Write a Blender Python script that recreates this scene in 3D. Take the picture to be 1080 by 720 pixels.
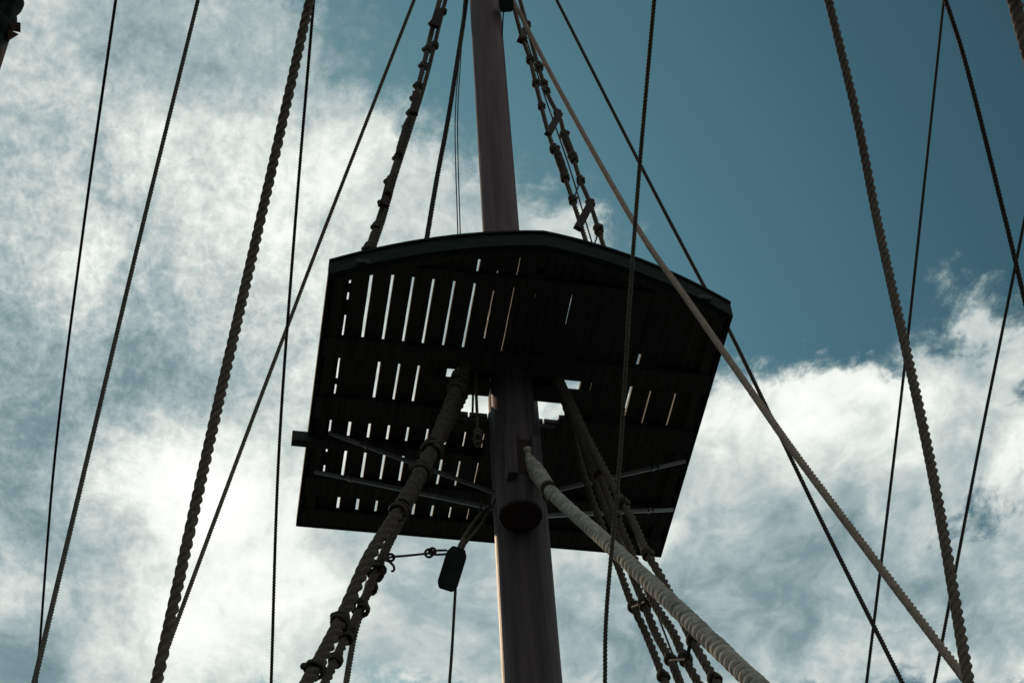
import bpy, bmesh, math, random
import numpy as np
from mathutils import Vector, Matrix
random.seed(7); rng = np.random.default_rng(7)
S = bpy.context.scene
for o in list(bpy.data.objects): bpy.data.objects.remove(o)
PI = math.pi
# ---------------------------------------------------------------- camera
RW = np.array([[0.98578687, -0.09857869, -0.13603859],
               [-0.16188297, -0.77390113, -0.61226706],
               [-0.04492393, 0.62558715, -0.77885978]])      # camera -> world
# (columns: camera right, camera up, camera back)
CAM = np.zeros(3)
FPX = 2000.0                                               # focal length in px for a 1080 px wide picture
def _cols():
    f = FPX; t = f*f/276
    X = np.array([t, -.1*t, -f]); X /= np.linalg.norm(X)
    Y = np.array([-529, -2528, -f], float); Y -= Y.dot(X)*X; Y /= np.linalg.norm(Y)
    Z = np.cross(X, Y)
    return np.stack([X, Y, Z])
RW = _cols()
cam = bpy.data.cameras.new('camera'); co = bpy.data.objects.new('camera', cam)
S.collection.objects.link(co); S.camera = co
cam.sensor_width = 36; cam.lens = 36*FPX/1080; cam.clip_start = .05; cam.clip_end = 20000
co.matrix_world = Matrix([list(RW[i])+[0] for i in range(3)]+[[0, 0, 0, 1]])
def ray(px, py):
    d = RW@np.array([px-540, 360-py, -FPX]); return d/np.linalg.norm(d)
def at(px, py, d): return ray(px, py)*d                      # a point seen there, d metres away
def uv(px, py): r = ray(px, py); return (r[0]/r[2], r[1]/r[2])
# ---------------------------------------------------------------- sky
SUN_AZ, SUN_EL = math.radians(-16), math.radians(43)         # azimuth measured from +Y towards +X
W = bpy.data.worlds.new('World'); S.world = W; W.use_nodes = True
nt = W.node_tree; nt.nodes.clear()
def N(t, **k):
    n = nt.nodes.new(t)
    for a, b in k.items(): setattr(n, a, b)
    return n
def setin(n, i, v):
    if isinstance(v, bpy.types.NodeSocket): nt.links.new(v, n.inputs[i])
    else: n.inputs[i].default_value = v
def M(op, a, b=None, c=None, clamp=False):
    n = N('ShaderNodeMath', operation=op, use_clamp=clamp); setin(n, 0, a)
    if b is not None: setin(n, 1, b)
    if c is not None: setin(n, 2, c)
    return n.outputs[0]
def V(op, a, b=None):
    n = N('ShaderNodeVectorMath', operation=op); setin(n, 0, a)
    if b is not None: setin(n, 1, b)
    return n.outputs['Value'] if op in ('DOT_PRODUCT', 'LENGTH') else n.outputs[0]
def noise(vec, scale, detail=4, rough=.5, dist=0., lac=2.):
    n = N('ShaderNodeTexNoise', noise_dimensions='2D'); setin(n, 'Vector', vec); setin(n, 'Scale', scale); setin(n, 'Detail', detail)
    setin(n, 'Roughness', rough); setin(n, 'Distortion', dist); setin(n, 'Lacunarity', lac)
    return n
def remap(x, a, b, c=0., d=1., smooth=True):
    n = N('ShaderNodeMapRange', interpolation_type='SMOOTHSTEP' if smooth else 'LINEAR'); n.clamp = True
    setin(n, 0, x)
    for i, v in enumerate((a, b, c, d)): setin(n, 1+i, v)
    return n.outputs[0]
def mixc(f, a, b):
    n = N('ShaderNodeMix', data_type='RGBA'); setin(n, 0, f); setin(n, 6, a); setin(n, 7, b); return n.outputs[2]
sky = N('ShaderNodeTexSky', sky_type='NISHITA'); sky.sun_disc = False
sky.sun_elevation = SUN_EL; sky.sun_rotation = SUN_AZ; sky.air_density = 1.0; sky.dust_density = .6; sky.ozone_density = 2.0
tc = N('ShaderNodeTexCoord').outputs['Generated']
sp = N('ShaderNodeSeparateXYZ'); nt.links.new(tc, sp.inputs[0])
zc = M('MAXIMUM', sp.outputs[2], .08)
cb = N('ShaderNodeCombineXYZ'); setin(cb, 0, M('DIVIDE', sp.outputs[0], zc)); setin(cb, 1, M('DIVIDE', sp.outputs[1], zc))
P = cb.outputs[0]
def centred(n, amp):
    return V('MULTIPLY', V('SUBTRACT', n.outputs['Color'], (.5, .5, .5)), (amp, amp, 0))
PW = V('ADD', V('ADD', P, centred(noise(P, 6, 3, .5), .10)), centred(noise(P, 30, 4, .6), .014))
SC = 1/FPX*1.45                                               # about one photo pixel in cloud-plane units
def blobs(vec, lst, bias):
    tot = bias
    for (px, py, rx, ry, a) in lst:
        u, v = uv(px, py)
        q = V('MULTIPLY', V('SUBTRACT', vec, (u, v, 0)), (1/(rx*SC), 1/(ry*SC*1.25), 0))
        e = M('EXPONENT', M('MULTIPLY', V('DOT_PRODUCT', q, q), -1.))
        tot = M('MULTIPLY_ADD', e, a, tot)
    return tot
# where the cloud lies (seen positions converted to the cloud plane), then how bright it is
cover = blobs(PW, [
    (60, 120, 190, 170, .95), (100, 420, 260, 240, .95), (250, 190, 110, 90, .75), (330, 330, 150, 170, .75),
    (440, 230, 110, 80, .60), (250, 620, 300, 170, 1.0), (200, 55, 60, 38, -.12), (160, 95, 50, 40, -.1), (200, 40, 190, 90, .20), (530, 370, 110, 130, .75),
    (560, 245, 60, 40, .35), (620, 650, 260, 160, .85), (860, 455, 130, 72, 1.05), (740, 470, 70, 75, .6),
    (1050, 460, 110, 110, .85), (1040, 320, 65, 55, .50), (850, 640, 220, 110, .75), (1080, 640, 110, 90, .8),
    (1010, 550, 70, 45, -.25), (20, 520, 110, 90, .05), (190, 420, 60, 60, -.18), (900, 240, 140, 85, -.5), (790, 60, 170, 120, -.5), (1060, 620, 90, 70, .3),
    (400, 60, 90, 60, -.25), (10, 680, 110, 80, .75), (1090, 560, 60, 60, .35), (1075, 705, 60, 60, .5), (470, 110, 60, 60, -.15)], -.12)
far = remap(V('LENGTH', V('SUBTRACT', P, (uv(560, 360)[0], uv(560, 360)[1], 0))), .55, .95)     # unseen broken cloud, added beyond the view to make the skylight whiter
cover = M('MULTIPLY_ADD', far, .62, cover)
def billow(vec, scale, detail=4., rough=.5):
    n = N('ShaderNodeTexVoronoi', feature='SMOOTH_F1', voronoi_dimensions='2D'); n.normalize = True
    setin(n, 'Vector', vec); setin(n, 'Scale', scale); setin(n, 'Detail', detail); setin(n, 'Roughness', rough); setin(n, 'Smoothness', .55)
    return M('SUBTRACT', 1., n.outputs['Distance'])
PS = V('MULTIPLY', P, (1, .80, 1)); PWS = V('MULTIPLY', PW, (1, .80, 1))
n1 = noise(PWS, 9, 12, .62, .0)
n2 = noise(V('ADD', PS, centred(noise(PS, 14, 2, .5), .03)), 62, 9, .70, 0)
n4 = noise(V('ADD', PS, centred(noise(PS, 40, 2, .5), .01)), 130, 6, .66, 0)
# the heaped clouds: the same heaps looked up a little towards the sun give them lit and shaded sides
heap = remap(V('DOT_PRODUCT', V('SUBTRACT', P, (uv(560, 360)[0], 0, 0)), (1, 0, 0)), -.14, .10)
b0 = billow(PWS, 16, 5., .55); b1 = billow(V('ADD', PWS, (-.010, .007, 0)), 16, 5., .55)
relief = M('SUBTRACT', b0, b1)
dens = M('ADD', M('MULTIPLY_ADD', M('SUBTRACT', n1.outputs[0], .5), 1.5, cover), M('MULTIPLY', M('SUBTRACT', n2.outputs[0], .5), .7))
dens = M('ADD', dens, M('MULTIPLY', M('MULTIPLY', M('SUBTRACT', b0, .62), 1.1), heap))
lo_ = M('MULTIPLY_ADD', heap, .12, .08); hi_ = M('MULTIPLY_ADD', heap, -.10, .82)
mask = remap(dens, lo_, hi_)
bright = blobs(PW, [
    (215, 535, 110, 75, .75), (250, 165, 80, 50, .40), (95, 275, 60, 40, .36), (225, 665, 150, 60, .45), (60, 170, 70, 60, .1),
    (330, 610, 110, 70, .30), (280, 270, 80, 60, .12), (860, 425, 100, 45, .42), (780, 440, 50, 50, .25), (1065, 510, 50, 55, .50), (1010, 420, 60, 30, .25),
    (20, 490, 90, 90, -.42), (110, 600, 90, 50, -.32), (50, 380, 170, 220, -.10), (300, 60, 80, 60, -.15), (1050, 680, 90, 60, -.2), (10, 700, 30, 50, -.6), (180, 400, 60, 50, -.25), (30, 330, 70, 60, -.15), (160, 90, 60, 60, -.25), (225, 50, 70, 45, -.30),
    (640, 660, 240, 110, -.14), (850, 620, 220, 100, -.32), (1000, 560, 80, 60, -.2), (700, 540, 60, 60, .1), (560, 430, 60, 50, .25), (440, 640, 70, 60, -.12)], .44)
n3 = noise(PWS, 11, 12, .60, 0)
fleck = blobs(P, [(60, 300, 230, 330, .75), (330, 300, 120, 160, .35)], .22)
br = M('MULTIPLY_ADD', M('SUBTRACT', n3.outputs[0], .5), 1.5, bright)
br = M('ADD', br, M('MULTIPLY', M('MULTIPLY_ADD', M('SUBTRACT', n2.outputs[0], .5), .75, M('MULTIPLY', M('SUBTRACT', n4.outputs[0], .5), .75)), fleck))
br = M('ADD', br, M('MULTIPLY', M('MULTIPLY', relief, 1.0), M('MULTIPLY_ADD', heap, .75, .25)))
br = M('ADD', br, M('MULTIPLY', M('SUBTRACT', mask, .8), .45))
br = M('MULTIPLY_ADD', far, .08, br)
ccol = N('ShaderNodeValToRGB'); setin(ccol, 0, remap(br, -.45, 1.30, 0, 1, False))
cr = ccol.color_ramp; cr.elements[0].position = 0; cr.elements[0].color = (.13, .205, .24, 1)
cr.elements[1].position = 1; cr.elements[1].color = (1.08, 1.08, 1.06, 1)
for p_, c_ in ((.26, (.22, .315, .35, 1)), (.46, (.41, .495, .515, 1)), (.63, (.66, .71, .70, 1)), (.80, (.93, .945, .92, 1))):
    e = cr.elements.new(p_); e.color = c_
STR = .10
cloud = V('MULTIPLY', ccol.outputs[0], (.97/STR, .985/STR, .96/STR))
sdv = (math.sin(SUN_AZ)*math.cos(SUN_EL), math.cos(SUN_AZ)*math.cos(SUN_EL), math.sin(SUN_EL))
away = remap(V('DOT_PRODUCT', tc, sdv), .78, 1.0, .45, 1.0, False)
cm_ = N('ShaderNodeCombineXYZ'); [setin(cm_, i, M('MULTIPLY', away, k)) for i, k in enumerate((.54, .93, .74))]
skyc = V('MULTIPLY', sky.outputs[0], cm_.outputs[0])
bg = N('ShaderNodeBackground'); setin(bg, 0, mixc(mask, skyc, cloud)); bg.inputs[1].default_value = STR
ow = N('ShaderNodeOutputWorld'); nt.links.new(bg.outputs[0], ow.inputs[0])
W.cycles.sampling_method = 'MANUAL'; W.cycles.sample_map_resolution = 512
# ---------------------------------------------------------------- sun
sl = bpy.data.lights.new('sun', 'SUN'); sl.energy = 2.0; sl.angle = math.radians(.6); sl.color = (1, .74, .50)
so = bpy.data.objects.new('sun', sl); S.collection.objects.link(so)
sd = Vector((math.sin(SUN_AZ)*math.cos(SUN_EL), math.cos(SUN_AZ)*math.cos(SUN_EL), math.sin(SUN_EL)))
so.rotation_euler = sd.to_track_quat('Z', 'Y').to_euler(); so.location = (-20, 40, 50)
S.view_settings.view_transform = 'Standard'; S.view_settings.look = 'None'
S.view_settings.exposure = 0; S.view_settings.gamma = 1; S.view_settings.use_curve_mapping = False
# ---------------------------------------------------------------- materials
def mat(name, c1, c2, rough=.7, scale=8., stretch=(1, 1, 1), bump=.3, spec=.22, detail=6, bscale=None, bd=.004):
    m = bpy.data.materials.new(name); m.use_nodes = True; t = m.node_tree; b = t.nodes['Principled BSDF']
    tcn = t.nodes.new('ShaderNodeTexCoord'); mp = t.nodes.new('ShaderNodeMapping'); mp.inputs['Scale'].default_value = stretch
    t.links.new(tcn.outputs['Object'], mp.inputs[0])
    n = t.nodes.new('ShaderNodeTexNoise'); n.inputs['Scale'].default_value = scale; n.inputs['Detail'].default_value = detail
    n.inputs['Roughness'].default_value = .65
    t.links.new(mp.outputs[0], n.inputs['Vector'])
    r = t.nodes.new('ShaderNodeValToRGB'); t.links.new(n.outputs[0], r.inputs[0])
    r.color_ramp.elements[0].position = .32; r.color_ramp.elements[0].color = (*c1, 1)
    r.color_ramp.elements[1].position = .70; r.color_ramp.elements[1].color = (*c2, 1)
    t.links.new(r.outputs[0], b.inputs['Base Color'])
    n2 = t.nodes.new('ShaderNodeTexNoise'); n2.inputs['Scale'].default_value = bscale or scale*3; n2.inputs['Detail'].default_value = 5
    t.links.new(mp.outputs[0], n2.inputs['Vector'])
    bp = t.nodes.new('ShaderNodeBump'); bp.inputs['Strength'].default_value = bump; bp.inputs['Distance'].default_value = bd if not bscale else .0006
    t.links.new(n2.outputs[0], bp.inputs['Height']); t.links.new(bp.outputs[0], b.inputs['Normal'])
    b.inputs['Roughness'].default_value = rough; b.inputs['Specular IOR Level'].default_value = spec
    return m
M_rope = mat('tarred rope', (.055, .040, .031), (.145, .107, .082), .85, 60, bump=.5, bscale=400)
M_ropeG = mat('weathered dark rope', (.045, .037, .030), (.125, .102, .082), .85, 60, bump=.5, bscale=400)
M_thin = mat('thin dark cordage', (.018, .016, .014), (.05, .042, .035), .8, 60, bump=.3, bscale=400)
M_tan = mat('faded tan rope', (.18, .125, .10), (.33, .235, .19), .85, 40, bump=.5, bscale=400)
M_pale = mat('pale grey rope', (.17, .145, .125), (.42, .37, .32), .9, 22, bump=.7, bscale=260)
M_serve = mat('tarred serving', (.055, .038, .030), (.13, .092, .072), .8, 30, bump=.6, bscale=220)
M_shr = mat('dark laid shroud rope', (.036, .026, .020), (.10, .074, .056), .88, 60, bump=.5, bscale=400)
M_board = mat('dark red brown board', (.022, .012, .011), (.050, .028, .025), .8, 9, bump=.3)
M_servD = mat('dark tarred serving', (.028, .021, .017), (.080, .060, .048), .85, 30, bump=.5, bscale=220)
M_spar = mat('varnished spar', (.048, .023, .026), (.105, .053, .056), .55, 4, (6, 6, .22), .5, .2, bd=.006)
M_low = mat('painted lower mast', (.048, .034, .037), (.105, .074, .078), .6, 4, (6, 6, .22), .5, .15, bd=.006)
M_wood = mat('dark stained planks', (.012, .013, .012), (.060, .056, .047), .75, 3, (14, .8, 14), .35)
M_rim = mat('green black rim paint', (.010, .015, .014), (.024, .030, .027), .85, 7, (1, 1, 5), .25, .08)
M_block = mat('black painted block', (.012, .018, .020), (.034, .042, .043), .5, 14, bump=.3)
M_iron = mat('dull iron bar', (.03, .028, .026), (.08, .072, .065), .45, 25, bump=.25, spec=.5)
M_brown = mat('worn brown spar', (.09, .055, .042), (.17, .11, .085), .6, 6, bump=.3)
M_cloth = mat('dark oiled canvas', (.010, .018, .017), (.030, .042, .040), .8, 9, bump=.5)
M_deck = mat('weathered deck boards', (.05, .042, .034), (.10, .085, .068), .8, 2, (12, .5, 12), .3)
M_water = mat('harbour water', (.010, .030, .035), (.016, .045, .050), .12, .5, (1, 1, 1), .6, .5)
# ---------------------------------------------------------------- helpers
COL = S.collection
def link(me, name, material, parent=None, smooth=False):
    if material: me.materials.append(material)
    o = bpy.data.objects.new(name, me); COL.objects.link(o)
    if smooth: me.polygons.foreach_set('use_smooth', [len(p.vertices) < 5 for p in me.polygons])
    if parent is not None:
        o.parent = parent; o.matrix_parent_inverse = Matrix.Translation(parent.location).inverted()
    return o
def tag(o, label=None, cat=None, group=None, kind=None):
    for k, v in (('label', label), ('category', cat), ('group', group), ('kind', kind)):
        if v: o[k] = v
    return o
def empty(name, loc):
    o = bpy.data.objects.new(name, None); o.location = loc; o.empty_display_size = .1; COL.objects.link(o); return o
class MB:
    def __init__(s): s.v = []; s.f = []
    def add(s, vs, fs):
        b = len(s.v); s.v += [tuple(map(float, x)) for x in vs]; s.f += [tuple(b+i for i in f) for f in fs]; return s
    def box(s, x0, x1, y0, y1, z0, z1, bev=0):
        if bev:
            bm = bmesh.new(); bmesh.ops.create_cube(bm, size=1)
            for v in bm.verts: v.co = Vector(((x0+x1)/2+v.co.x*(x1-x0), (y0+y1)/2+v.co.y*(y1-y0), (z0+z1)/2+v.co.z*(z1-z0)))
            bmesh.ops.bevel(bm, geom=bm.edges[:], offset=bev, segments=1, affect='EDGES')
            bm.verts.index_update(); s.add([v.co for v in bm.verts], [[v.index for v in f.verts] for f in bm.faces]); bm.free(); return s
        vs = [(x, y, z) for z in (z0, z1) for y in (y0, y1) for x in (x0, x1)]
        return s.add(vs, [(0, 2, 3, 1), (4, 5, 7, 6), (0, 1, 5, 4), (2, 6, 7, 3), (0, 4, 6, 2), (1, 3, 7, 5)])
    def obox(s, c, ax, ay, az, hx, hy, hz):
        c = np.array(c, float); ax, ay, az = [np.array(a, float)/np.linalg.norm(a) for a in (ax, ay, az)]
        vs = [c+ax*hx*i+ay*hy*j+az*hz*k for k in (-1, 1) for j in (-1, 1) for i in (-1, 1)]
        return s.add(vs, [(0, 2, 3, 1), (4, 5, 7, 6), (0, 1, 5, 4), (2, 6, 7, 3), (0, 4, 6, 2), (1, 3, 7, 5)])
    def prism(s, pts, z0, z1):
        n = len(pts); vs = [(x, y, z0) for x, y in pts]+[(x, y, z1) for x, y in pts]
        return s.add(vs, [tuple(range(n))[::-1], tuple(range(n, 2*n))]+[(i, (i+1) % n, n+(i+1) % n, n+i) for i in range(n)])
    def sweep(s, pts, prof, nseg=12, cap=True):
        """prof(k, s_len, theta_array) -> radius array"""
        pts = np.asarray(pts, float); n = len(pts)
        T = np.gradient(pts, axis=0); T /= np.linalg.norm(T, axis=1)[:, None]
        L = np.concatenate([[0], np.cumsum(np.linalg.norm(np.diff(pts, axis=0), axis=1))])
        u = np.cross(T[0], [0, 0, 1.]);
        if np.linalg.norm(u) < 1e-3: u = np.cross(T[0], [0, 1., 0])
        u /= np.linalg.norm(u); th = np.linspace(0, 2*PI, nseg, endpoint=False); out = []
        for k in range(n):
            u = u-T[k]*u.dot(T[k]); u /= np.linalg.norm(u); w = np.cross(T[k], u)
            r = prof(k, L[k], th)
            out.append(pts[k]+(np.cos(th)*r)[:, None]*u+(np.sin(th)*r)[:, None]*w)
        vs = np.concatenate(out).tolist(); fs = []
        for k in range(n-1):
            a = k*nseg; b = a+nseg
            fs += [(a+i, a+(i+1) % nseg, b+(i+1) % nseg, b+i) for i in range(nseg)]
        if cap: fs += [tuple(range(nseg))[::-1], tuple(range((n-1)*nseg, n*nseg))]
        b = len(s.v); s.v += vs; s.f += [tuple(b+i for i in f) for f in fs]; return s
    def tube(s, pts, r, nseg=10):
        return s.sweep(pts, lambda k, l, th: np.full(len(th), r[k] if hasattr(r, '__len__') else r), nseg)
    def ball(s, c, rx, ry, rz, lump=.12, n=10):
        c = np.array(c); vs = []; ph0 = random.random()*6
        for i in range(n+1):
            a = PI*i/n
            for j in range(n):
                b = 2*PI*j/n; q = 1+lump*math.sin(3*b+ph0+4*a)*math.sin(a)
                vs.append((c[0]+rx*q*math.sin(a)*math.cos(b), c[1]+ry*q*math.sin(a)*math.sin(b), c[2]+rz*q*math.cos(a)))
        return s.add(vs, [(i*n+j, (i+1)*n+j, (i+1)*n+(j+1) % n, i*n+(j+1) % n) for i in range(n) for j in range(n)])
    def build(s, name, material, parent=None, smooth=False):
        me = bpy.data.meshes.new(name); me.from_pydata(s.v, [], s.f); me.update()
        return link(me, name, material, parent, smooth)
def spline(pts, step, ext=(0, 0)):
    """Catmull-Rom through pts, resampled every `step` metres; ext = metres of straight run added at each end"""
    p = [np.array(q, float) for q in pts]
    if len(p) == 2: p = [p[0], p[0]+(p[1]-p[0])*.5, p[1]]
    d0 = p[0]-p[1]; d0 /= np.linalg.norm(d0); d1 = p[-1]-p[-2]; d1 /= np.linalg.norm(d1)
    q = [p[0]*2-p[1]]+p+[p[-1]*2-p[-2]]; out = []
    for i in range(1, len(q)-2):
        for t in np.linspace(0, 1, 24, endpoint=False):
            a, b, c, d = q[i-1:i+3]
            out.append(.5*((2*b)+(-a+c)*t+(2*a-5*b+4*c-d)*t*t+(-a+3*b-3*c+d)*t**3))
    out.append(p[-1])
    if ext[0]: out = [p[0]+d0*ext[0]]+out
    if ext[1]: out = out+[p[-1]+d1*ext[1]]
    out = np.array(out); L = np.concatenate([[0], np.cumsum(np.linalg.norm(np.diff(out, axis=0), axis=1))])
    n = max(3, int(L[-1]/step)); s = np.linspace(0, L[-1], n)
    return np.stack([np.interp(s, L, out[:, i]) for i in range(3)], 1)
def twist(mb, pts, dia, pitch=None, ext=(0, 0), per=10, nseg=14, groove=.34, strands=3, hand=1, taper=None):
    """laid rope: three strands twisted round each other"""
    pitch = pitch or dia*2.4
    sp_ = spline(pts, pitch/per, ext); R = dia/2; n = len(sp_); j = rng.normal(0, .02, n)
    # slow wander of the lay keeps the twist from looking machine-made
    wob = np.cumsum(rng.normal(0, .06, n))+.5*np.sin(np.linspace(0, n/90, n)+rng.random()*6)
    def prof(k, l, th):
        ph = hand*2*PI*l/pitch+wob[k]
        f = np.abs((th-ph+PI/3) % (2*PI/3)-PI/3); q = R*(.22+.78*np.maximum(.50, .536*np.cos(f)+np.sqrt(np.maximum(0, .2155-.2873*np.sin(f)**2))))*(1+j[k]*.5)
        return q*(taper(l) if taper else 1)
    return mb.sweep(sp_, prof, nseg)
def dn(p, z=-1.5):                                            # metres of straight run to reach the deck, capped
    a, b = np.array(p[-2]), np.array(p[-1]); d = (b-a)/np.linalg.norm(b-a)
    return min(9., max(.5, (b[2]-z)/max(.05, -d[2])))
def rope(name, label, pix, dia, material, group='running and standing ropes of the rigging', up=2.5, down=None, cat='rope', **k):
    pts = [at(*q) for q in pix]
    mb = twist(MB(), pts, dia, ext=(up, down if down is not None else min(6., dn(pts))), **k)
    return tag(mb.build(name, material, smooth=True), label, cat, group)
def wraps(mb, pts, r, pitch, ext=(0, 0), depth=.10, nseg=16, per=7, rf=None):
    """a rope tightly wound round with small line"""
    sp_ = spline(pts, pitch/per, ext); n = len(sp_); Lt = n*pitch/per
    j = np.convolve(rng.normal(0, .08, n+12), np.ones(12)/12, 'same')[:n]; wv = np.cumsum(rng.normal(0, .04, n))
    def prof(k, l, th):
        ph = (2*PI*l/pitch+th*1.0+wv[k])
        return (rf(l/Lt) if rf else r)*(1-depth+depth*np.sqrt(1-(1-.98*(1-2*np.abs((ph/(2*PI)) % 1-.5)*1.0))**2))*(1+j[k])
    return mb.sweep(sp_, prof, nseg)
def snap(p, paths):
    """nearest place, seen from the camera side, on one of the ropes: point, direction"""
    d = np.array(p)/np.linalg.norm(p); best = None
    for sp_ in paths:
        u = sp_/np.linalg.norm(sp_, axis=1)[:, None]; e = np.linalg.norm(u-d, axis=1)+.0004*np.abs(np.linalg.norm(sp_, axis=1)-np.linalg.norm(p)); k = int(e.argmin())
        if best is None or e[k] < best[0]: best = (e[k], sp_[k], sp_[min(k+1, len(sp_)-1)]-sp_[max(k-1, 0)])
    return best[1], best[2]
def knot(mb, p, axis, r, turns=3, line=.012):
    """a seizing: a few turns of line round a rope plus its tucked end"""
    p = np.array(p, float); a = np.array(axis, float); a /= np.linalg.norm(a)
    u = np.cross(a, [0.3, .2, 1]); u /= np.linalg.norm(u); w = np.cross(a, u)
    t = np.linspace(0, turns*2*PI, turns*12+1); tilt = random.uniform(-.25, .25)
    rr = r*(1+.10*np.sin(t*1.3+random.random()*6))
    q = p+(np.cos(t)*rr)[:, None]*u+(np.sin(t)*rr)[:, None]*w+(a[None, :]*((t/(2*PI)-turns/2)*line*1.25+np.cos(t)*tilt*r)[:, None])
    mb.tube(q, line*.75, 6)
    b = p+u*r*random.uniform(.9, 1.2)+w*r*random.uniform(-.4, .4)
    mb.ball(b, line*1.5, line*1.4, line*1.4)
    return mb
# ---------------------------------------------------------------- setting far below
MB().box(-6000, 6000, -6000, 6000, -4.4, -4.2).build('water', M_water)['kind'] = 'structure'
dk = MB()
for i in range(40):
    x = -3.2+i*.2; dk.box(x, x+.194, -9, 15, -1.75, -1.6)
MBH = MB().prism([(-3.3, -9), (5, -9), (5.2, 4), (4.6, 15), (-2.9, 15), (-3.5, 4)], -4.6, -1.77)
tag(dk.build('deck', M_deck), kind='structure'); tag(MBH.build('hull', M_block), kind='structure')
# ---------------------------------------------------------------- masts
LM = (1.775, 8.1); TM = (1.71, 7.8)
def sparmesh(c, zs, rs, nseg=48):
    return MB().tube([(c[0], c[1], z) for z in zs], rs, nseg)
r_ = empty('lower_mast', (LM[0], LM[1], -1.6))
tag(r_, 'thick dark painted mast rising through the platform from the bottom of the picture', 'mast')
zz = list(np.linspace(-1.6, 10.6, 30))
sparmesh(LM, zz, list(np.interp(zz, [-1.6, 7, 10.6], [.185, .173, .165]))).build('spar', M_low, r_, True)
for z in (8.62, 10.45):
    MB().tube([(LM[0], LM[1], z), (LM[0], LM[1], z+.07)], .179, 48).build('iron_band', M_low, r_, True)
t_ = empty('topmast', (TM[0], TM[1], 8.24))
tag(t_, 'slimmer reddish brown upper mast above the platform, its blunt heel before the thick mast', 'mast')
zz = [8.235, 8.24]+list(np.linspace(8.25, 19.5, 30))
sparmesh(TM, zz[2:], list(np.interp(zz[2:], [8.25, 9.5, 12, 19.5], [.135, .135, .133, .128]))).build('spar', M_spar, t_, True)
sparmesh(TM, [8.235, 8.25, 8.9, 9.44], [.130, .139, .139, .138]).build('heel', M_low, t_, True)
sparmesh(TM, [8.228, 8.234], [.128, .128]).build('heel_end', M_board, t_, True)  # darker disc: the shade on the heel's underside is put into its colour
hb = MB().box(TM[0]-.10, TM[0]-.035, TM[1]-.185, TM[1]-.10, 8.42, 8.86, .006)
hb.build('heel_cheek', M_low, t_)
MB().box(TM[0]+.065, TM[0]+.12, TM[1]-.165, TM[1]-.08, 8.50, 8.80, .006).build('heel_cheek', M_low, t_)
MB().box(TM[0]-.033, TM[0]+.063, TM[1]-.140, TM[1]-.11, 8.46, 8.78).build('slot_shade', M_board, t_)  # dark block between the cheeks; its colour stands in for a slot's shade
# ---------------------------------------------------------------- platform
pf = empty('lookout_platform', (1.735, 8.1, 9.5))
tag(pf, 'dark planked lookout platform with a rounded front edge around the mast', 'platform')
XL, XR, YB, CX = .437, 3.033, 9.28, 1.735
fx = [0, .315, .655, .998, 1.298]; fy = [6.690, 6.741, 6.815, 6.933, 7.085]
def yf(x): return float(np.interp(abs(x-CX), fx, fy)) if abs(x-CX) < .25 else float(np.interp(abs(x-CX), [.25]+fx[1:], [6.728]+fy[1:]))
def yf(x):
    a = abs(x-CX); return 6.690+.105*a+.1526*a*a
PT = .036; ZP = 9.548
gaps = {.580: .011, .708: .0185, .840: .0170, .970: .0150, 1.098: .0145, 1.230: .0145, 1.360: .0140, 1.485: .0096, 1.612: .0068,
        1.755: .0040, 1.870: .003, 1.990: .0085, 2.12: .003, 2.25: .003, 2.38: .002, 2.515: .0165, 2.65: .0085, 2.82: .0090, 2.94: .002}
xs = sorted(gaps); pl = MB(); prev = XL+.02
for i, g in enumerate(xs+[None]):
    x0 = prev; x1 = (g-gaps[g]/2) if g else XR-.02
    if g: prev = g+gaps[g]/2
    def seg(ya, yb, x0=x0, x1=x1):
        n = 16; pa = []; pb = []
        for k in range(n+1):
            f = k/n; w0, w1 = rng.normal(0, .0007, 2)
            a0 = ya if ya is not None else yf(x0)+.045; a1 = ya if ya is not None else yf(x1)+.045
            pa.append((x0+w0, a0+(yb-a0)*f)); pb.append((x1+w1, a1+(yb-a1)*f))
        dz = rng.normal(0, .0015); pl.prism(pa+pb[::-1], ZP+dz, ZP+PT+dz)
    if x1 <= 1.26 or x0 >= 2.24: seg(None, YB-.03)
    elif x1 <= 1.40 or x0 >= 2.11: seg(None, 7.70); seg(7.885, YB-.03)
    else: seg(None, 7.70); seg(8.165, YB-.03)
# short infill pieces beside the hole and the gap fillers on the right half, where the seams are caulked
pl.box(1.335, 1.575, 7.701, 7.96, ZP-.001, ZP+PT-.003); pl.box(1.845, 2.035, 7.701, 7.96, ZP-.001, ZP+PT-.003)
pl.box(1.238, 1.285, 7.701, 7.884, ZP, ZP+PT-.004); pl.box(2.175, 2.246, 7.701, 7.884, ZP, ZP+PT-.004)
for ya, yb in ((7.17, 7.24), (7.30, 7.42), (7.62, 7.70), (7.95, 8.0), (8.16, 8.24), (8.60, 8.72), (8.8, 9.2)):
    pl.box(.568, .592, ya, yb, ZP-.008, ZP-.001)
for x, a, b in ((.708, 7.7, 8.2), (1.23, 7.7, 8.2), (.708, 6.8, 7.02), (.84, 6.8, 7.02), (.97, 6.8, 7.02), (1.098, 6.8, 7.02), (1.23, 6.7, 7.02), (1.485, 6.75, 6.95), (1.755, 6.7, 6.95), (1.87, 6.7, 9.2), (1.99, 6.7, 7.02), (1.485, 7.5, 7.62), (1.485, 7.05, 7.11), (1.99, 7.32, 7.8), (1.99, 8.2, 9.2), (1.755, 6.9, 7.0), (1.755, 7.2, 7.45), (1.755, 8.1, 9.2),
                (2.515, 6.9, 7.5), (2.515, 8.1, 9.2), (2.65, 6.9, 7.8), (2.65, 8.14, 9.2), (2.82, 6.95, 7.8), (2.82, 8.22, 9.2)):
    pl.box(x-.02, x+.02, max(a, yf(x)+.052), b, ZP-.007, ZP-.001)
pl.build('planking', M_wood, pf)
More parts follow.
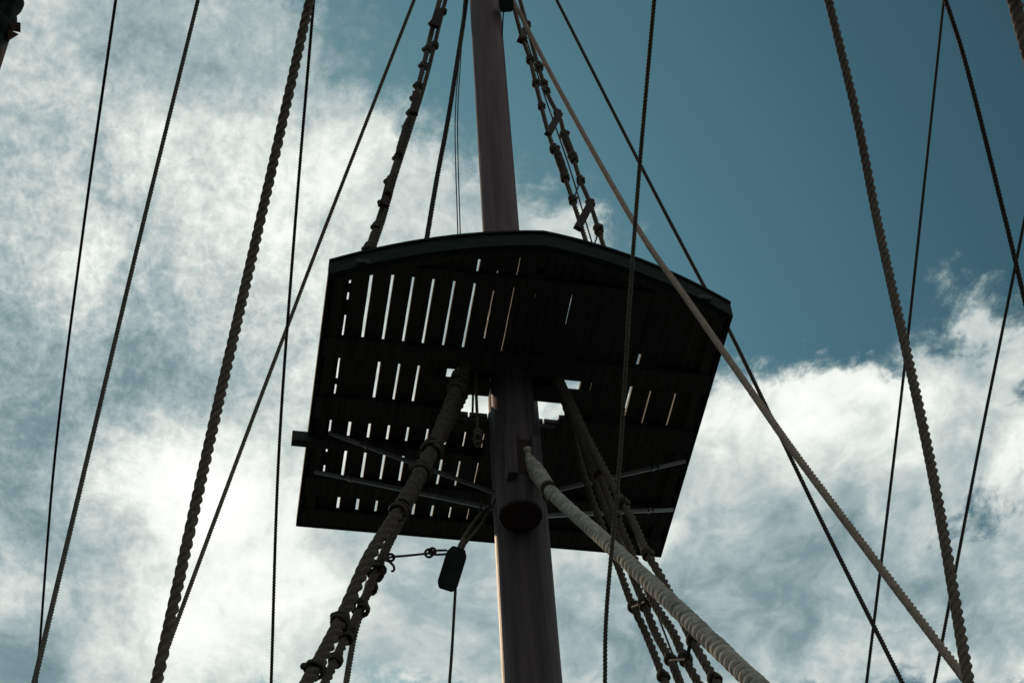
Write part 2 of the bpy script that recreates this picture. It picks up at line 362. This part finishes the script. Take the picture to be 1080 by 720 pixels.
nC = 28; arc = [(XL+(XR-XL)*i/nC, yf(XL+(XR-XL)*i/nC)) for i in range(nC+1)]
def strip(z0, z1, o0, o1):
    m = MB()
    for i in range(nC):
        (xa, ya), (xb, yb) = arc[i], arc[i+1]
        m.prism([(xa, ya+o0), (xb, yb+o0), (xb, yb+o1), (xa, ya+o1)], z0, z1)
    return m
fr = MB(); vs = []
for (x, y) in arc: vs += [(x, y, 9.5), (x, y, 9.622), (x, y+.045, 9.622), (x, y+.045, 9.5)]
fs = [(4*i+j, 4*i+(j+1) % 4, 4*(i+1)+(j+1) % 4, 4*(i+1)+j) for i in range(nC) for j in range(4)]+[(0, 1, 2, 3), (4*nC, 4*nC+3, 4*nC+2, 4*nC+1)]
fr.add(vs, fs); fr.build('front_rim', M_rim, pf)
cap = MB(); vs = []
for (x, y) in arc: vs += [(x, y-.014, 9.622), (x, y-.014, 9.640), (x, y+.07, 9.640), (x, y+.07, 9.622)]
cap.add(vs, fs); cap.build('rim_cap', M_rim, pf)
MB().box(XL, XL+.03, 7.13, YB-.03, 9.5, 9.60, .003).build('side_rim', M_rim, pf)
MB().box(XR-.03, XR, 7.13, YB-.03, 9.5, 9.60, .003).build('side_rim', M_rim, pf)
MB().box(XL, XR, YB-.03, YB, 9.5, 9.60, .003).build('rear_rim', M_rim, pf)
# under-deck beams: front frame follows the curve
vs = []
for (x, y) in arc[1:-1]: vs += [(x, y+.045, 9.505), (x, y+.045, 9.546), (x, y+.10, 9.546), (x, y+.10, 9.505)]
n2_ = len(arc)-2
fb = MB().add(vs, [(4*i+j, 4*i+(j+1) % 4, 4*(i+1)+(j+1) % 4, 4*(i+1)+j) for i in range(n2_-1) for j in range(4)]+[(0, 1, 2, 3), (4*n2_-4, 4*n2_-1, 4*n2_-2, 4*n2_-3)])
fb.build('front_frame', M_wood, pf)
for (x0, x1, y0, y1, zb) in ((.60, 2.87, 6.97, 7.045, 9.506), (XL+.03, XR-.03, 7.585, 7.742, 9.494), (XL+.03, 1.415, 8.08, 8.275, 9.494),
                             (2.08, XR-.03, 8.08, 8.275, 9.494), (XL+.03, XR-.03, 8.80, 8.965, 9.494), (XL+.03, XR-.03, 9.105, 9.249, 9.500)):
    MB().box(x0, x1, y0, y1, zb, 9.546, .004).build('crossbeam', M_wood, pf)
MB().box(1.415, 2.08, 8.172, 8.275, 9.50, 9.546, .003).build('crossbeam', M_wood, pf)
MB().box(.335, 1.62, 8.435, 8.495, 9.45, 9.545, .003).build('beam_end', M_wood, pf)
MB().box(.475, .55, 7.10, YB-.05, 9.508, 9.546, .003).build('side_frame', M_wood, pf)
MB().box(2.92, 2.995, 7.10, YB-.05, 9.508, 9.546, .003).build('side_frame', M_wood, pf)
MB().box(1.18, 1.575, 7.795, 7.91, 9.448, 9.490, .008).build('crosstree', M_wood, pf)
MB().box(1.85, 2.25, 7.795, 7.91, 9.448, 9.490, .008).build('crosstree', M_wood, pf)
# iron braces from the mast to the platform edge
def brace(a, b, w=.013):
    a, b = np.array(a, float), np.array(b, float); d = b-a
    m = MB().obox((a+b)/2, d, np.cross(d, [0, 0, 1]), np.cross(d, np.cross(d, [0, 0, 1])), np.linalg.norm(d)/2, .007, w)
    o = m.build('brace', M_iron, pf)
    e = MB(); u = d/np.linalg.norm(d)
    q = a+u*.28; e.obox(q, d, np.cross(d, [0, 0, 1]), [0, 0, 1], .012, .014, w+.006)
    c = MB().tube([a-u*.02, a+u*.24], .016, 10)
    c.add(e.v, e.f); c.build('brace_end', M_iron, o)
bt = (1.60, 8.0)
brace((.593, 8.36, 9.46), (1.62, 8.06, 8.70)); brace((.534, 8.715, 9.46), (1.63, 8.12, 8.62))
brace((2.97, 8.32, 9.46), (1.945, 8.08, 8.77)); brace((2.985, 8.77, 9.46), (1.945, 8.12, 8.60))
# ---------------------------------------------------------------- long ropes of the rigging
rope('rope', 'thin dark rope farthest left, meeting a thicker one at the bottom corner', [(122, 0, 8.2), (88, 240, 8.8), (58, 480, 9.5), (41, 690, 10.2)], .0145, M_thin)
rope('rope', 'medium brown rope second from the left edge', [(209, 0, 10), (150, 240, 9.2), (93, 480, 8.3), (36, 720, 7.2)], .023, M_ropeG)
rope('rope', 'thick three strand brown rope left of the platform', [(327, 0, 6.3), (273, 240, 5.9), (218, 480, 5.4), (165, 720, 5.0)], .0335, M_rope, per=18, nseg=24, pitch=.105)
rope('rope', 'thin steep dark rope just left of the platform', [(331, 0, 9), (311, 240, 9), (294, 480, 9), (286, 720, 9)], .0165, M_thin)
rope('rope', 'slanting rope crossing behind the thick brown rope at the lower left', [(437, 0, 10.6), (345, 235, 9.8), (303, 345, 9.4), (252, 480, 8.8), (187, 655, 8.0), (163, 722, 7.7)], .021, M_rope)
rope('rope', 'tan faded rope slanting from the masthead across the platform to the lower right',
     [(541, 0, 16.6), (590, 95, 14.9), (666, 230, 12.2), (725, 316, 10.8), (790, 409, 9.6), (840, 480, 8.8), (930, 600, 7.9), (1020, 718, 7.2)], .0385, M_tan, up=3)
rope('rope', 'dark rope passing behind the right front corner of the platform', [(587, 0, 17), (674, 171, 15), (746, 308, 13.8), (771, 352, 13.4), (863, 542, 12.2), (952, 720, 11.2)], .031, M_thin)
rope('rope', 'steep twisted rope hanging in front of the platform right of the mast', [(690, 0, 8.7), (675, 171, 8.7), (664, 320, 8.6), (654, 480, 8.6), (640, 640, 8.5), (638, 720, 8.5)], .0215, M_ropeG)
rope('rope', 'thick heavy twisted rope at the right, the widest there', [(874, 0, 7.4), (903, 120, 7.1), (927, 240, 6.8), (980, 480, 5.9), (1022, 720, 5.2)], .0345, M_rope, per=18, nseg=24, pitch=.105)
rope('rope', 'thin dark rope crossing behind the heavy rope at the right', [(996, -4, 9.8), (970, 240, 9.2), (948, 440, 8.8), (914, 720, 8.2)], .0150, M_thin)
rope('rope', 'dark rope leaving the right edge in the upper right corner', [(996, -4, 8.2), (1020, 72, 8.1), (1060, 230, 7.9), (1082, 322, 7.8)], .0215, M_thin)
rope('rope', 'thin dark rope coming in from the right edge, farthest right', [(1084, 215, 9.4), (1060, 335, 9.2), (1031, 480, 8.9), (985, 722, 8.4)], .0165, M_thin)
rope('rope', 'very near thick rope cutting the top right corner', [(1062, -28, 4.5), (1072, 8, 4.5), (1086, 60, 4.4)], .036, M_rope, per=12, nseg=18, up=1.5, down=2)
rope('rope', 'dark laid rope rising from the platform front to the masthead, left of the upper mast',
     [(440, 310, 13.6), (450, 253, 14.1), (461, 188, 14.7), (472.5, 127, 15.3), (482, 67.5, 16), (491, 8, 16.8), (503, -90, 18)], .042, M_thin, up=0, down=0)
for dx, lab in ((0, 'left of two very thin lines close beside the upper mast'), (2.6, 'right of two very thin lines close beside the upper mast')):
    rope('line', lab, [(484+dx, 280, 13.6), (482.5+dx, 235, 14.0), (480+dx, 130, 15.0), (484.5+dx*.6, 60, 15.8), (491, -20, 17)], .010, M_thin, up=0, down=0, cat='line', per=4, nseg=8, group='thin lines beside the upper mast')
# ---------------------------------------------------------------- upper ladders (topmast shrouds)
def shroud_ladder(name, label, ropes, serv, knots, boards, lines, mats, group=None):
    root = empty(name, Vector(tuple(at(*ropes[0][0][0])))); tag(root, label, 'rope ladder', group)
    paths = [spline([at(*q) for q in pix], .02) for pix, _ in ropes]
    for (pix, dia) in ropes: twist(MB(), [at(*q) for q in pix], dia).build('shroud', mats, root, True)
    for (pix, r) in serv:
        wraps(MB(), [at(*q) for q in pix], r, .022, rf=lambda t, r=r: r*(1-.25*abs(2*t-1)**6)).build('serving', M_servD, root, True)
    for (x, y, d, ax, ay, r) in knots:
        p, q = snap(at(x, y, d), paths)
        knot(MB(), p, q, r*.55, 3, r*.30).build('seizing', mats, root, True)
    for (a, b, w) in boards:
        A, B = at(*a), at(*b); d = B-A; c = (A+B)/2; n_ = np.cross(d, c)
        MB().obox(c, d, n_, np.cross(d, n_), np.linalg.norm(d)/2, w/2, .018).build('step_board', M_board, root)
    for (pix, dia) in lines: twist(MB(), [at(*q) for q in pix], dia, per=4, nseg=8).build('ratline', M_thin, root, True)
    return root
shroud_ladder('rope_ladder', 'rope ladder seen edge on, rising from the left of the platform to the masthead',
    [([(374, 310, 13.9), (388, 265, 14.3), (400, 230, 14.6), (412, 190, 14.9), (428, 140, 15.4), (443, 85, 15.9), (464, 0, 16.9), (494, -105, 18.4)], .048),
     ([(380, 312, 14.2), (393, 266, 14.6), (405, 230, 14.9), (416, 190, 15.2), (432, 140, 15.7), (449, 85, 16.2), (470, 0, 17.2), (497, -105, 18.6)], .040)],
    [([(390, 264, 14.3), (397, 243, 14.5)], .038), ([(409, 205, 14.7), (415, 184, 14.9)], .036), ([(421, 163, 15.1), (432, 126, 15.5)], .038), ([(408, 212, 14.8), (411, 196, 15)], .036)],
    [(389, 262, 14.2, 4, -12, .062), (397, 239, 14.4, 4, -12, .052), (405, 214, 14.7, 4, -12, .052), (408, 190, 14.8, 4, -12, .052), (414, 190, 14.9, 4, -12, .052), (419, 165, 15, 4, -12, .05), (429, 133, 15.4, 4, -12, .052), (430, 117, 15.5, 4, -12, .05),
     (438, 103, 15.7, 4, -12, .05), (443, 92, 15.9, 4, -12, .05), (446, 70, 16, 4, -12, .05), (452, 52, 16.2, 4, -12, .05), (457, 47, 16.5, 4, -12, .05), (460, 25, 16.7, 4, -12, .05), (465, 12, 17, 4, -12, .05)],
    [((405, 217, 14.6), (412, 190, 14.9), .07), ((437, 120, 15.3), (439, 98, 15.6), .06), ((458, 28, 16.4), (463, 12, 16.6), .08)],
    [([(382, 285, 14.4), (418, 165, 15.4), (447, 66, 16.4), (466, -20, 17.6)], .013)], M_ropeG, 'rope ladders up to the masthead')
shroud_ladder('rope_ladder', 'rope ladder with dark step boards right of the upper mast, reaching down to the platform',
    [([(530, -40, 17.3), (543, 11, 16.6), (550, 37, 16.3), (559, 63, 16.0), (568, 100, 15.6), (580, 145, 15.2), (595, 185, 14.9), (604, 211, 14.7), (617, 251, 14.4), (632, 300, 14.0)], .040),
     ([(543, -20, 17.6), (556, 28, 16.9), (567, 67, 16.4), (578, 100, 16.1), (591, 126, 15.8), (595.5, 145, 15.6), (605, 168, 15.3), (612, 190, 15.1), (623, 216, 14.9), (634, 251, 14.6), (650, 300, 14.2)], .040)],
    [([(595, 143, 15.6), (606, 171, 15.3)], .034), ([(586, 157, 15.1), (597, 188, 14.9)], .034)],
    [(586, 158, 15.0, 4, 11, .050), (597, 186, 14.8, 4, 11, .050), (594, 143, 15.5, 4, 11, .050), (605, 166, 15.2, 4, 11, .052), (601, 170, 15.2, 4, 11, .044), (612, 190, 15, 4, 11, .046), (604, 211, 14.6, 4, 11, .046),
     (623, 215, 14.8, 4, 11, .046), (632, 243, 14.6, 4, 11, .052), (628, 249, 14.5, 4, 11, .03), (558.5, 63, 15.9, 4, 11, .048), (568, 72, 16.3, 4, 11, .052), (573, 87, 16.1, 4, 11, .042), (566, 89, 15.7, 4, 11, .044), (574, 112, 15.3, 4, 11, .042), (577, 95, 16, 4, 11, .044), (588, 120, 15.7, 4, 11, .046), (557, 26, 16.7, 4, 11, .046), (549, 43, 16.2, 4, 11, .044)],
    [((578, 142, 15.2), (590, 120, 15.7), .058), ((609, 241, 14.4), (623.5, 214, 14.8), .062), ((549, 44, 16.2), (556, 27, 16.7), .062)],
    [([(553, 35, 16.6), (574, 100, 15.8), (600, 175, 15.1), (625, 258, 14.4), (632, 280, 14.2)], .014), ([(605, 211, 14.6), (612, 190, 15)], .014), ([(570, 90, 15.7), (577, 95, 16.0)], .012), ([(632, 243, 14.6), (626, 260, 14.5)], .014)],
    M_rope, 'rope ladders up to the masthead')
# ---------------------------------------------------------------- lower shrouds
lo = empty('rope_ladder', Vector(tuple(at(487, 402, 12.1))))
tag(lo, 'bundle of heavy wrapped shroud ropes slanting down left from under the platform', 'shrouds', 'lower shrouds on either side of the mast')
A = [(493, 380, 12.35), (485, 400, 12.1), (470, 440, 11.7), (453, 480, 11.3), (433, 518, 10.9), (413, 550, 10.6), (388, 590, 10.2), (364, 644, 9.8), (346, 680, 9.45), (321, 726, 9.0)]
B = [(500, 396, 12.5), (480, 438, 12.0), (462, 472, 11.7), (448, 494, 11.4), (436, 521, 11.15), (419, 555, 10.9), (402, 590, 10.6), (379, 644, 10.2), (361, 680, 9.9), (340, 726, 9.5)]
Cc = [(500, 400, 12.7), (464, 470, 12.0), (438, 523, 11.6), (420, 557, 11.3), (403, 592, 11.0), (387, 630, 10.7), (376, 662, 10.5), (370, 690, 10.3), (364, 728, 10.0)]
P3 = lambda L: [at(*q) for q in L]
wraps(MB(), P3(A[:5]+[(424, 533, 10.75)]), .05, .075, depth=.26, per=16, rf=lambda t: .040+.007*min(1, t*2.5)).build('served_shroud', M_servD, lo, True)
twist(MB(), P3(A[4:]), .075, pitch=.27, ext=(0, 5), per=20, nseg=20).build('shroud', M_shr, lo, True)
twist(MB(), P3(B), .052, pitch=.20, ext=(0, 5), per=12, nseg=16).build('shroud', M_shr, lo, True)
twist(MB(), P3(Cc), .036, ext=(0, 5), per=10, nseg=14).build('shroud', M_ropeG, lo, True)
PL = [spline(P3(L), .02) for L in (A, B, Cc)]
for (x, y, r) in ((484, 399, .050), (480, 410, .048), (456, 476, .058), (446, 496, .052)):
    p, q = snap(at(x, y, 12), PL[:1]); knot(MB(), p, q, r, 4, .014).build('seizing', M_servD, lo, True)
for (x, y, d, r) in ((354, 652, 9.45, .052), (363, 671, 9.85, .040), (329, 704, 9.1, .052), (356, 697, 9.7, .036), (397, 607, 10.4, .040), (392, 600, 10.1, .050), (394, 619, 10.3, .036), (366, 664, 9.7, .04), (421, 538, 10.6, .055), (340, 655, 9.45, .02), (322, 708, 9.0, .025), (378, 640, 9.8, .05)):
    p, q = snap(at(x, y, d), PL); knot(MB(), p, q, r*.86, 3, .013).build('seizing', M_servD, lo, True)
ro = empty('rope_ladder', Vector(tuple(at(592, 425, 12.1))))
tag(ro, 'four twisted shroud ropes slanting down right from under the platform, knotted together', 'shrouds', 'lower shrouds on either side of the mast')
RS = [[(590, 410, 12.5), (600, 440, 12.3), (616, 500, 12.0), (635, 555, 11.6), (651, 594, 11.3), (666, 635, 10.9), (681.5, 668, 10.7), (703, 722, 10.3)],
      [(592, 410, 12.45), (606, 440, 12.2), (627, 505, 11.8), (649, 560, 11.3), (670, 613, 10.8), (680.6, 639, 10.6), (692, 668, 10.4), (708.6, 698, 10.1), (720, 728, 9.9)],
      [(594, 410, 12.4), (612, 445, 12.1), (638, 515, 11.5), (660, 568, 11.0), (676, 605, 10.7), (692, 639, 10.4), (708.6, 664, 10.1), (721, 691, 9.9), (741, 728, 9.6)],
      [(596, 410, 12.3), (618, 458, 11.9), (647, 513, 11.3), (666, 546, 11.0), (681, 580, 10.6), (695, 604, 10.4), (710, 633, 10.1), (727, 668, 9.8), (741, 694, 9.6), (762, 730, 9.3)]]
for i, L in enumerate(RS): twist(MB(), P3(L), (.047, .050, .050, .050)[i], pitch=.19, ext=(0, 5), per=18, nseg=16, hand=1).build('shroud', M_shr, ro, True)
wraps(MB(), P3([(588, 400, 12.35), (603, 432, 12.1), (620, 470, 11.85), (632, 500, 11.6)]), .040, .04, depth=.12).build('served_shroud', M_servD, ro, True)
PR = [spline(P3(L), .02) for L in RS]
for (x, y, d, r) in ((668, 640, 10.75, .034), (681, 636, 10.5, .036), (707.7, 696, 10.0, .036), (724, 695, 9.75, .038), (701, 713, 10.2, .036), (753.5, 716, 9.35, .036), (728, 677, 9.7, .036), (661, 530, 11.0, .040), (686, 583, 10.5, .036), (650, 545, 11.2, .03)):
    p, q = snap(at(x, y, d), PR); knot(MB(), p, q, r*.75, 3, .013).build('seizing', M_servD, ro, True)
for pix, dd in (([(667, 640, 10.8), (681, 634, 10.5)], .018), ([(707, 696, 10.0), (724, 695, 9.75)], .018), ([(725, 694, 9.75), (728, 678, 9.7)], .024), ([(681, 618, 10.9), (687, 631, 10.8), (705, 678, 10.6), (724, 728, 10.3)], .013)):
    twist(MB(), P3(pix), dd, per=4, nseg=8).build('ratline', M_thin, ro, True)
# ---------------------------------------------------------------- main stay, wound with small line
st = empty('stay_rope', Vector(tuple(at(556, 478, 11.75))))
tag(st, 'pale thick tightly wound rope slanting from the mast to the bottom right', 'rope')
ST = [(577, 513, 11.35), (583, 520, 11.2), (594, 531, 11.0), (620, 554, 10.45), (648, 579, 9.8), (692, 620, 9.0), (742, 668, 8.1), (797, 721, 7.3)]
wraps(MB(), P3(ST), .0415, .078, ext=(0, 5.5), depth=.34, per=22, nseg=28, rf=lambda t: .0405).build('wound_rope', M_pale, st, True)
wraps(MB(), P3([(556, 480, 11.72), (562, 491, 11.6), (569, 502, 11.45), (578, 514, 11.28)]), .055, .05, depth=.20, per=14, nseg=22,
      rf=lambda t: .030+.024*min(1, t*2.2)-.008*max(0, t-.6)/.4).build('wound_eye', M_pale, st, True)
MB().ball(at(556.5, 476, 11.72), .034, .034, .034, .05, 14).build('toggle', M_pale, st, True)
twist(MB(), P3([(556, 478, 11.75), (548, 470, 11.9), (543, 466, 12.0)]), .03).build('eye_lashing', M_serve, st, True)
MB().tube(P3([(578, 514, 11.28), (579.2, 515.4, 11.25)]), .048, 18).build('collar', M_serve, st, True)
# ---------------------------------------------------------------- hanging block with its lines
bk = empty('pulley_block', Vector(tuple(at(475, 600, 11.4))))
tag(bk, 'black elongated pulley block hanging left of the mast below the platform', 'pulley block')
def blockmesh(top, bot, d, hw, th):
    a = at(*top, d); b = at(*bot, d); ax = (a-b); L = np.linalg.norm(ax); ax /= L; c = (a+b)/2
    vw = c/np.linalg.norm(c); sd_ = np.cross(ax, vw); sd_ /= np.linalg.norm(sd_); nrm = np.cross(ax, sd_)
    prof = [(-.5, .70), (-.36, 1), (.34, 1), (.5, .62)]
    bm = bmesh.new()
    ring = [(y, w) for y, w in prof]+[(y, -w) for y, w in prof[::-1]]
    for q in (-1, 1):
        pass
    vsA = [bm.verts.new(c+ax*L*y+sd_*hw*w-nrm*th*.5) for y, w in ring]; vsB = [bm.verts.new(c+ax*L*y+sd_*hw*w+nrm*th*.5) for y, w in ring]
    bm.faces.new(vsA[::-1]); bm.faces.new(vsB); n = len(ring)
    for i in range(n): bm.faces.new((vsA[i], vsA[(i+1) % n], vsB[(i+1) % n], vsB[i]))
    bmesh.ops.recalc_face_normals(bm, faces=bm.faces[:])
    bmesh.ops.bevel(bm, geom=bm.edges[:], offset=.005, segments=2, affect='EDGES')
    me = bpy.data.meshes.new('shell'); bm.to_mesh(me); bm.free(); return me, c, ax, sd_, nrm, L
me, c, ax, sd_, nrm, L = blockmesh((484, 577), (470, 622), 11.4, .062, .10)
sh = link(me, 'shell', M_block, bk)
MB().obox(c-nrm*.052-sd_*.002, ax, sd_, nrm, .07, .012, .004).build('sheave_slot', M_thin, sh)
MB().tube([c-nrm*.054-ax*.0, c-nrm*.062], .014, 12).build('pin', M_iron, sh)
twist(MB(), P3([(484, 579, 11.4), (489, 567, 11.45), (499, 551, 11.6), (508, 541, 11.75), (516, 534, 11.9)]), .022, per=8).build('strop', M_rope, bk, True)
twist(MB(), P3([(486, 579, 11.4), (493, 570, 11.45), (505, 556, 11.6), (512, 545, 11.75), (517, 534, 11.9)]), .022, per=8).build('strop', M_rope, bk, True)
wraps(MB(), P3([(484.5, 580, 11.39), (490, 569, 11.43)]), .022, .016).build('seizing', M_rope, bk, True)
twist(MB(), P3([(508, 528, 11.8), (507, 540, 11.75), (511, 548, 11.75), (513, 558, 11.75)]), .018).build('loose_end', M_thin, bk, True)
tag(twist(MB(), P3([(480.5, 619, 11.4), (479, 645, 11.1), (477, 680, 10.8), (474, 722, 10.4)]), .0185, ext=(0, 4)).build('line', M_thin, smooth=True),
    'thin line dropping straight down from the black pulley block', 'line')
tl = MB(); twist(tl, P3([(471, 580, 11.35), (458, 580.5, 11.2), (452, 583, 11.1)]), .0145); twist(tl, P3([(471, 584, 11.35), (459, 584.5, 11.2), (452, 582, 11.1)]), .0145)
twist(tl, P3([(454, 583, 11.12), (440, 584.5, 10.95), (425, 586, 10.7), (413, 587, 10.5), (404, 590, 10.35)]), .0145)
th = np.linspace(0, 2*PI, 20)
for cx_, cy_, rr in ((452.5, 583, 4.2), (456, 581, 3.4), (412, 587.5, 3.6)):
    tl.tube([at(cx_+rr*math.cos(a), cy_+rr*math.sin(a), 11.1 if cx_ > 430 else 10.5) for a in th], .0075, 8)
tl.tube(P3([(406, 590, 10.4), (411, 592, 10.5), (415, 596, 10.5), (416, 600, 10.5), (414.5, 602, 10.5), (412.5, 601.5, 10.5)]), .0075, 8)
tag(tl.build('line', M_thin, smooth=True), 'short knotted line tying the pulley block to the left shroud ropes', 'line')
# the rope with an eye that hangs through the hole
hl = MB(); twist(hl, P3([(502, 388, 12.4), (502, 405, 12.25), (503, 430, 12.1), (504, 455, 11.95)]), .022)
hl.tube([at(504+3.4*math.cos(a), 463+6*math.sin(a), 11.9) for a in th], .013, 8); hl.ball(at(504, 455, 11.93), .028, .024, .024)
hl.tube([at(504+2.5*math.cos(a), 468+3*math.sin(a), 11.88) for a in th], .009, 8)
tag(hl.build('hanging_rope', M_rope, smooth=True), 'short rope with an eye hanging through the hole beside the mast', 'rope')
tag(twist(MB(), P3([(499.5, 375, 12.9), (498.5, 430, 12.75), (496, 470, 12.9)]), .018).build('line', M_thin, smooth=True), 'dark line behind the hanging eye rope, crossing the bright hole by the mast', 'line')
# top block beside the upper mast
tb = empty('pulley_block', Vector(tuple(at(534, 2, 16.3))))
tag(tb, 'small dark block beside the upper mast at the top edge of the picture', 'pulley block')
me, *_ = blockmesh((533, -14), (534.5, 13), 16.3, .062, .09); link(me, 'shell', M_block, tb)
tag(twist(MB(), P3([(531, 11, 16.3), (529.5, 40, 16.0), (528, 80, 15.7), (531, 240, 14.6), (533, 300, 14.2)]), .014, per=4, nseg=8).build('line', M_thin, smooth=True), 'thin line running down behind the upper mast from the small top block', 'line')
# ---------------------------------------------------------------- yard with furled canvas in the top left corner
yd = empty('yard', Vector(tuple(at(-20, 40, 4.2))))
tag(yd, 'end of a brown spar wrapped in dark canvas in the top left corner', 'yard')
def sparline(pix, r): return MB().tube(P3(pix), r, 24)
sparline([(30, -80, 4.2), (-14, 60, 4.2), (-90, 300, 4.2)], .034).build('spar', M_brown, yd, True)
cv = MB()
for (p0, p1, rr) in (((24, -22), (0, 8), .028), ((20, -4), (-8, 22), .026), ((12, 12), (-14, 36), .028), ((6, 28), (-18, 52), .026), ((38, -40), (8, -10), .03)):
    a, b = at(*p0, 4.12), at(*p1, 4.12); n = 14; pts = [a+(b-a)*k/(n-1) for k in range(n)]
    cv.sweep(pts, lambda k, l, t, rr=rr: rr*(1+.13*np.sin(3*t+k*.5))*math.sin(PI*(k+.8)/(n+.6))**.35, 16)
cv.build('furled_canvas', M_cloth, yd, True)
wd = MB(); wd.obox(at(15, 28, 4.14), at(1, .2, 1)-at(0, 0, 1), at(0, 1, 1)-at(0, 0, 1), at(0, 0, 1), .013, .010, .012)
a = at(11, 24, 4.13); 
for (p, q, r2) in (((8, 22), (22.5, 27.5), (13, 33)), ((8, 30), (20, 36.5), (8, 44))):
    vs = [at(*p, 4.10), at(*q, 4.10), at(*r2, 4.10), at(*p, 4.16), at(*q, 4.16), at(*r2, 4.16)]
    wd.add(vs, [(0, 1, 2), (5, 4, 3), (0, 3, 4, 1), (1, 4, 5, 2), (2, 5, 3, 0)])
wd.build('wooden_cleat', M_brown, yd)
print('verts', sum(len(o.data.vertices) for o in bpy.data.objects if o.type == 'MESH'))
